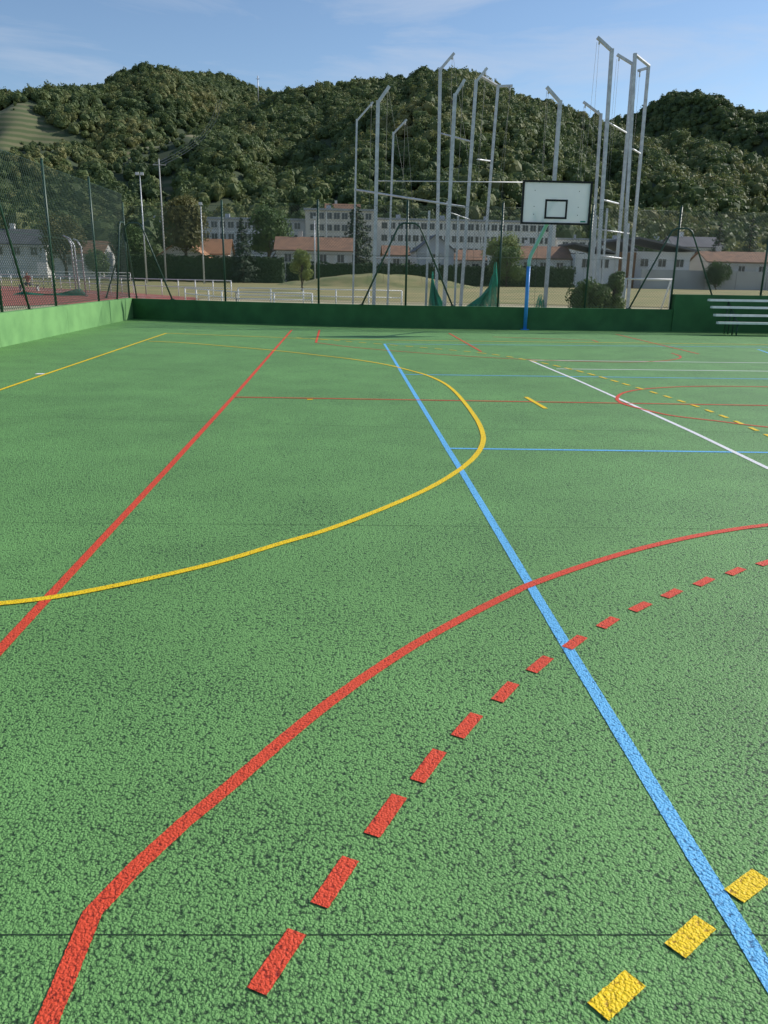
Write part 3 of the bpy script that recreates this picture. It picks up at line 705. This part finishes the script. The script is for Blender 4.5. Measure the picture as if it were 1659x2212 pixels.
# ------------------------------------------------------------------ buildings
def windows(mg,mf,x0,x1,y,zs,nx,w,h,shutter=False):
    for zc in zs:
        for i in range(nx):
            x=x0+(x1-x0)*(i+.5)/nx
            mg.box((x,y-.01,zc),(w,.06,h))
            mf.box((x,y-.05,zc-h/2-.06),(w+.3,.16,.1)); mf.box((x,y-.03,zc+h/2+.04),(w+.16,.1,.08))
            mf.box((x,y-.03,zc),(.07,.1,h))
            for s in (-1,1): mf.box((x+s*(w/2+.04),y-.03,zc),(.08,.1,h+.16))
            if shutter:
                for s in (-1,1): mf.box((x+s*(w/2+.36),y-.03,zc),(.5,.07,h+.1))
def block(name,x0,x1,y,dep,H,wallm,roofm,floors,nx,parapet=.5):
    e=empty(name)
    mb=MB(); mb.box(((x0+x1)/2,y+dep/2,H/2),(x1-x0,dep,H)); 
    mb.obj('walls',[M[wallm]],e)
    mb=MB(); mb.box(((x0+x1)/2,y+dep/2,H+parapet/2),(x1-x0+.8,dep+.8,parapet)); 
    for i in range(int((x1-x0)/12)): mb.box((x0+6+12*i,y+dep/2,H+parapet+.6),(1.2,1.2,1.2))
    mb.obj('roof',[M[roofm]],e)
    mg=MB();mf=MB(); fh=H/floors
    windows(mg,mf,x0+1,x1-1,y,[fh*(k+.55) for k in range(floors)],nx,1.5,1.5)
    mg.obj('window_glass',[M['glass']],e); mf.obj('window_frames',[M['shut']],e)
    mb=MB()
    for k in range(1,floors): mb.box(((x0+x1)/2,y-.02,fh*k),(x1-x0,.1,.16))
    n=int((x1-x0)/11)
    for i in range(n):
        mb.box((x0+5.5+11*i,y-.12,H/2-.1),(.35,.28,H-.3))
    mb.obj('facade_bands',[M['rwhite']],e)
    return e
block('apartment_building',-48,-9,222,11,14.8,'rgrey','slate',5,17)
block('apartment_building',-8.8,9.6,218,12,17.2,'render','slate',6,8)
block('apartment_building',9.9,58,221,11,15.4,'rwhite','slate',5,22)
block('apartment_building',60,100,226,12,11.5,'rwhite','slate',4,16)
def house(name,x0,x1,y0,y1,ze,zr,wallm,roofm,axis='x',nx=3,chim=True,wz=None):
    e=empty(name)
    mb=MB(); mb.box(((x0+x1)/2,(y0+y1)/2,ze/2),(x1-x0,y1-y0,ze)); mb.obj('walls',[M[wallm]],e)
    mb=MB(); mb.gable(x0,x1,y0,y1,ze,zr,0,1,axis); 
    if chim: mb.box((x0+(x1-x0)*.3,(y0+y1)/2+.6,zr+.3),(.8,.6,1.6),1)
    mb.obj('roof',[M[roofm],M[wallm]],e)
    mg=MB();mf=MB(); windows(mg,mf,x0+.5,x1-.5,y0,wz or [ze-1.3],nx,1.1,1.25,True)
    mg.obj('window_glass',[M['glass']],e); mf.obj('window_frames_and_shutters',[M['shut']],e)
    gb=MB(); gb.box(((x0+x1)/2,y0-.5,ze-.42),(x1-x0+.8,.12,.12)); gb.obj('gutter',[M['shut']],e)
    return e
house('tiled_roof_house',-10.6,2.2,140,149,5.3,7.4,'render','tile',nx=4)
house('tiled_roof_house',-29.5,-22,137,146,3.9,6.4,'render','tileo','y',nx=2)
house('tiled_roof_house',-27.6,-19.4,146,153,4.6,7.0,'render','tileo','x',nx=2)
house('tiled_roof_house',8.2,12.5,150,158,5.0,6.6,'render','tile',nx=1,chim=False)
house('barn',13.0,19.2,138,150,5.6,8.0,'rgrey','dslate','y',nx=1,chim=False)
house('tiled_roof_house',19.5,25.0,141,150,4.2,5.8,'render','tile',nx=2,chim=False)
house('tiled_roof_house',30,39.5,139,148,4.6,6.6,'rwhite','tile',nx=3)
house('tiled_roof_house',64,76,140,148,4.6,6.3,'render','tile',nx=3)
house('tiled_roof_house',70,80,170,178,8.2,10.2,'rwhite','dslate',nx=3)
house('tiled_roof_house',-4,6,250,258,19.0,21.6,'render','tile',nx=3)
house('tiled_roof_house',-62,-52,150,158,5.8,8.2,'rwhite','dslate',nx=3)
house('tiled_roof_house',-48,-40,142,150,4.2,6.2,'rwhite','tile',nx=2)
e=empty('modern_house')
mb=MB(); mb.box((43.2,142,2.7),(7,9,5.4),0); mb.box((55.0,143,3.0),(10,9,6.0),0); mb.obj('walls',[M['rwhite']],e)
mb=MB(); mb.box((48.4,141.2,2.9),(3.2,8.4,5.8)); mb.obj('timber_cladding',[M['wood']],e)
mb=MB()
for x0,x1,z0,z1 in [(39.4,46.8,6.9,5.5),(46.85,50.2,7.6,6.0),(50.25,60.4,8.0,6.1)]:
    p=[(x0,137,z0),(x1,137,z1),(x1,148,z1),(x0,148,z0)]; q=[(a_,b_,c_+.3) for a_,b_,c_ in p]
    mb.face(p);mb.face(q)
    for i in range(4): j=(i+1)%4; mb.face([p[i],p[j],q[j],q[i]])
mb.obj('monopitch_roofs',[M['dslate']],e)
mg=MB();mf=MB(); windows(mg,mf,40,46.5,137.5,[3.9],2,1.3,1.3); windows(mg,mf,50.5,59.8,138.5,[4.2],3,1.3,1.2)
mg.obj('window_glass',[M['glass']],e); mf.obj('window_frames',[M['shut']],e)
e=empty('information_sign',(-28.2,80,0)); mb=MB(); mb.box((0,0,1.6),(.9,.06,1.0)); mb.obj('panel',[M['white']],e); mb=MB()
for x in(-.38,.38): mb.tube([(x,.06,-.1),(x,.06,2.1)],.03,6)
mb.obj('legs',[M['galv']],e)

# ------------------------------------------------------------------ trees
broadleaf('young_tree',(-3.45,76,0),3.9,1.05,'leafY',nl=14,nq=150,leaf=.16,seed=2,trunk=.25,base=.08)
conifer('conifer_tree',(-14.6,126,0),9.4,2.3,seed=3)
broadleaf('deciduous_tree',(-24.5,134,0),13.2,4.0,'leafO',nl=30,nq=120,leaf=.42,seed=5)
broadleaf('deciduous_tree',(-13.2,156,0),14.0,4.6,'leafG',nl=30,nq=120,leaf=.45,seed=6)
broadleaf('deciduous_tree',(-29,150,0),12.0,4.0,'leafG',nl=26,nq=110,leaf=.45,seed=7)
broadleaf('deciduous_tree',(-35,140,0),9.0,3.4,'leafG',nl=26,nq=110,leaf=.4,seed=8)
broadleaf('deciduous_tree',(-44,135,0),10.0,3.8,'leafO',nl=26,nq=110,leaf=.4,seed=18)
conifer('cedar_tree',(3.5,170,0),15.0,5.0,seed=9,leaf=.6,power=.6,nq=3200)
broadleaf('round_shrub',(26.3,128,0),6.3,3.3,'leafG',nl=22,nq=140,leaf=.3,seed=10,base=.03)
broadleaf('deciduous_tree',(27.5,138,0),8.4,3.4,'leafY',nl=22,nq=110,leaf=.35,seed=11)
conifer('conifer_tree',(70,150,0),12,3.0,seed=12); conifer('conifer_tree',(77,152,0),13,3.2,seed=13)
broadleaf('deciduous_tree',(84,150,0),10,4,'leafG',seed=14,leaf=.4)
broadleaf('deciduous_tree',(60,160,0),10,4,'leafG',seed=15,leaf=.4)
broadleaf('round_shrub',(63,134,0),4.6,2.4,'leafG',seed=16,leaf=.3,base=.05)
broadleaf('ivy_bush',(8.75,28.3,0),1.45,.75,'leafG',nl=22,nq=170,leaf=.10,seed=20,base=.0,trunk=.5)
broadleaf('ivy_bush',(9.75,28.6,0),2.05,.48,'leafG',nl=16,nq=130,leaf=.10,seed=21,base=.0,trunk=.5)
broadleaf('ivy_bush',(9.25,28.8,0),1.3,.7,'leafG',nl=16,nq=150,leaf=.10,seed=24,base=.0,trunk=.5)
broadleaf('deciduous_tree',(-50,118,0),7.5,3.0,'leafG',seed=22,leaf=.35)
broadleaf('deciduous_tree',(-34,118,0),4.2,1.8,'leafG',seed=23,leaf=.28,base=.1)

# ------------------------------------------------------------------ light, sky, camera
EL=math.radians(32); AZ=math.atan2(.925,.38)
w=bpy.data.worlds.new('World'); sc.world=w; w.use_nodes=True; nt=w.node_tree; L=nt.links
bg=nt.nodes['Background']; bg.inputs['Strength'].default_value=.132
sky=nn(nt,'ShaderNodeTexSky',sky_type='NISHITA'); sky.sun_disc=False; sky.sun_elevation=EL; sky.sun_rotation=AZ; sky.altitude=200; sky.air_density=1.0; sky.dust_density=.25; sky.ozone_density=3.0
tc=nn(nt,'ShaderNodeTexCoord'); mp=nn(nt,'ShaderNodeMapping'); mp.inputs['Scale'].default_value=(1.6,1.6,9.0); mp.inputs['Rotation'].default_value=(0,math.radians(-10),0); mp.inputs['Location'].default_value=(.35,.1,.2)
L.new(tc.outputs['Generated'],mp.inputs['Vector'])
nz=nn(nt,'ShaderNodeTexNoise'); nz.inputs['Scale'].default_value=1.9; nz.inputs['Detail'].default_value=9; nz.inputs['Roughness'].default_value=.6; nz.inputs['Distortion'].default_value=.6
L.new(mp.outputs[0],nz.inputs['Vector'])
cr=nn(nt,'ShaderNodeValToRGB'); cr.color_ramp.elements[0].position=.46; cr.color_ramp.elements[1].position=.74; cr.color_ramp.elements[1].color=(.62,.62,.62,1)
L.new(nz.outputs['Fac'],cr.inputs['Fac'])
mx=nn(nt,'ShaderNodeMix',data_type='RGBA'); mx.inputs['B'].default_value=(4.5,5.0,5.9,1)
L.new(cr.outputs['Color'],mx.inputs['Factor']); L.new(sky.outputs[0],mx.inputs['A']); L.new(mx.outputs['Result'],bg.inputs['Color'])
sl=bpy.data.lights.new('sun','SUN'); sl.energy=5.0; sl.angle=math.radians(.5); sl.color=(1,.95,.87)
so=link(bpy.data.objects.new('sun',sl)); so.location=(30,15,40)
sd=Vector((.925*math.cos(EL),.38*math.cos(EL),math.sin(EL)))
so.rotation_euler=sd.to_track_quat('Z','Y').to_euler()
sc.view_settings.view_transform='Standard'; sc.view_settings.look='None'; sc.view_settings.exposure=0
th=math.radians(16.77); ya=math.radians(3.39); ro=.0168
Rt=Vector((math.cos(ya),-math.sin(ya),0)); Fw=Vector((math.sin(ya)*math.cos(th),math.cos(ya)*math.cos(th),-math.sin(th))); U=Rt.cross(Fw)
R2=Rt*math.cos(ro)+U*math.sin(ro); U2=-Rt*math.sin(ro)+U*math.cos(ro)
cam=bpy.data.cameras.new('camera'); cam.sensor_fit='VERTICAL'; cam.sensor_height=36; cam.lens=1700/2212*36; cam.clip_start=.05; cam.clip_end=6000
co=link(bpy.data.objects.new('camera',cam))
mw=Matrix((R2,U2,-Fw)).transposed().to_4x4(); mw.translation=Vector((0,0,1.5)); co.matrix_world=mw
sc.camera=co
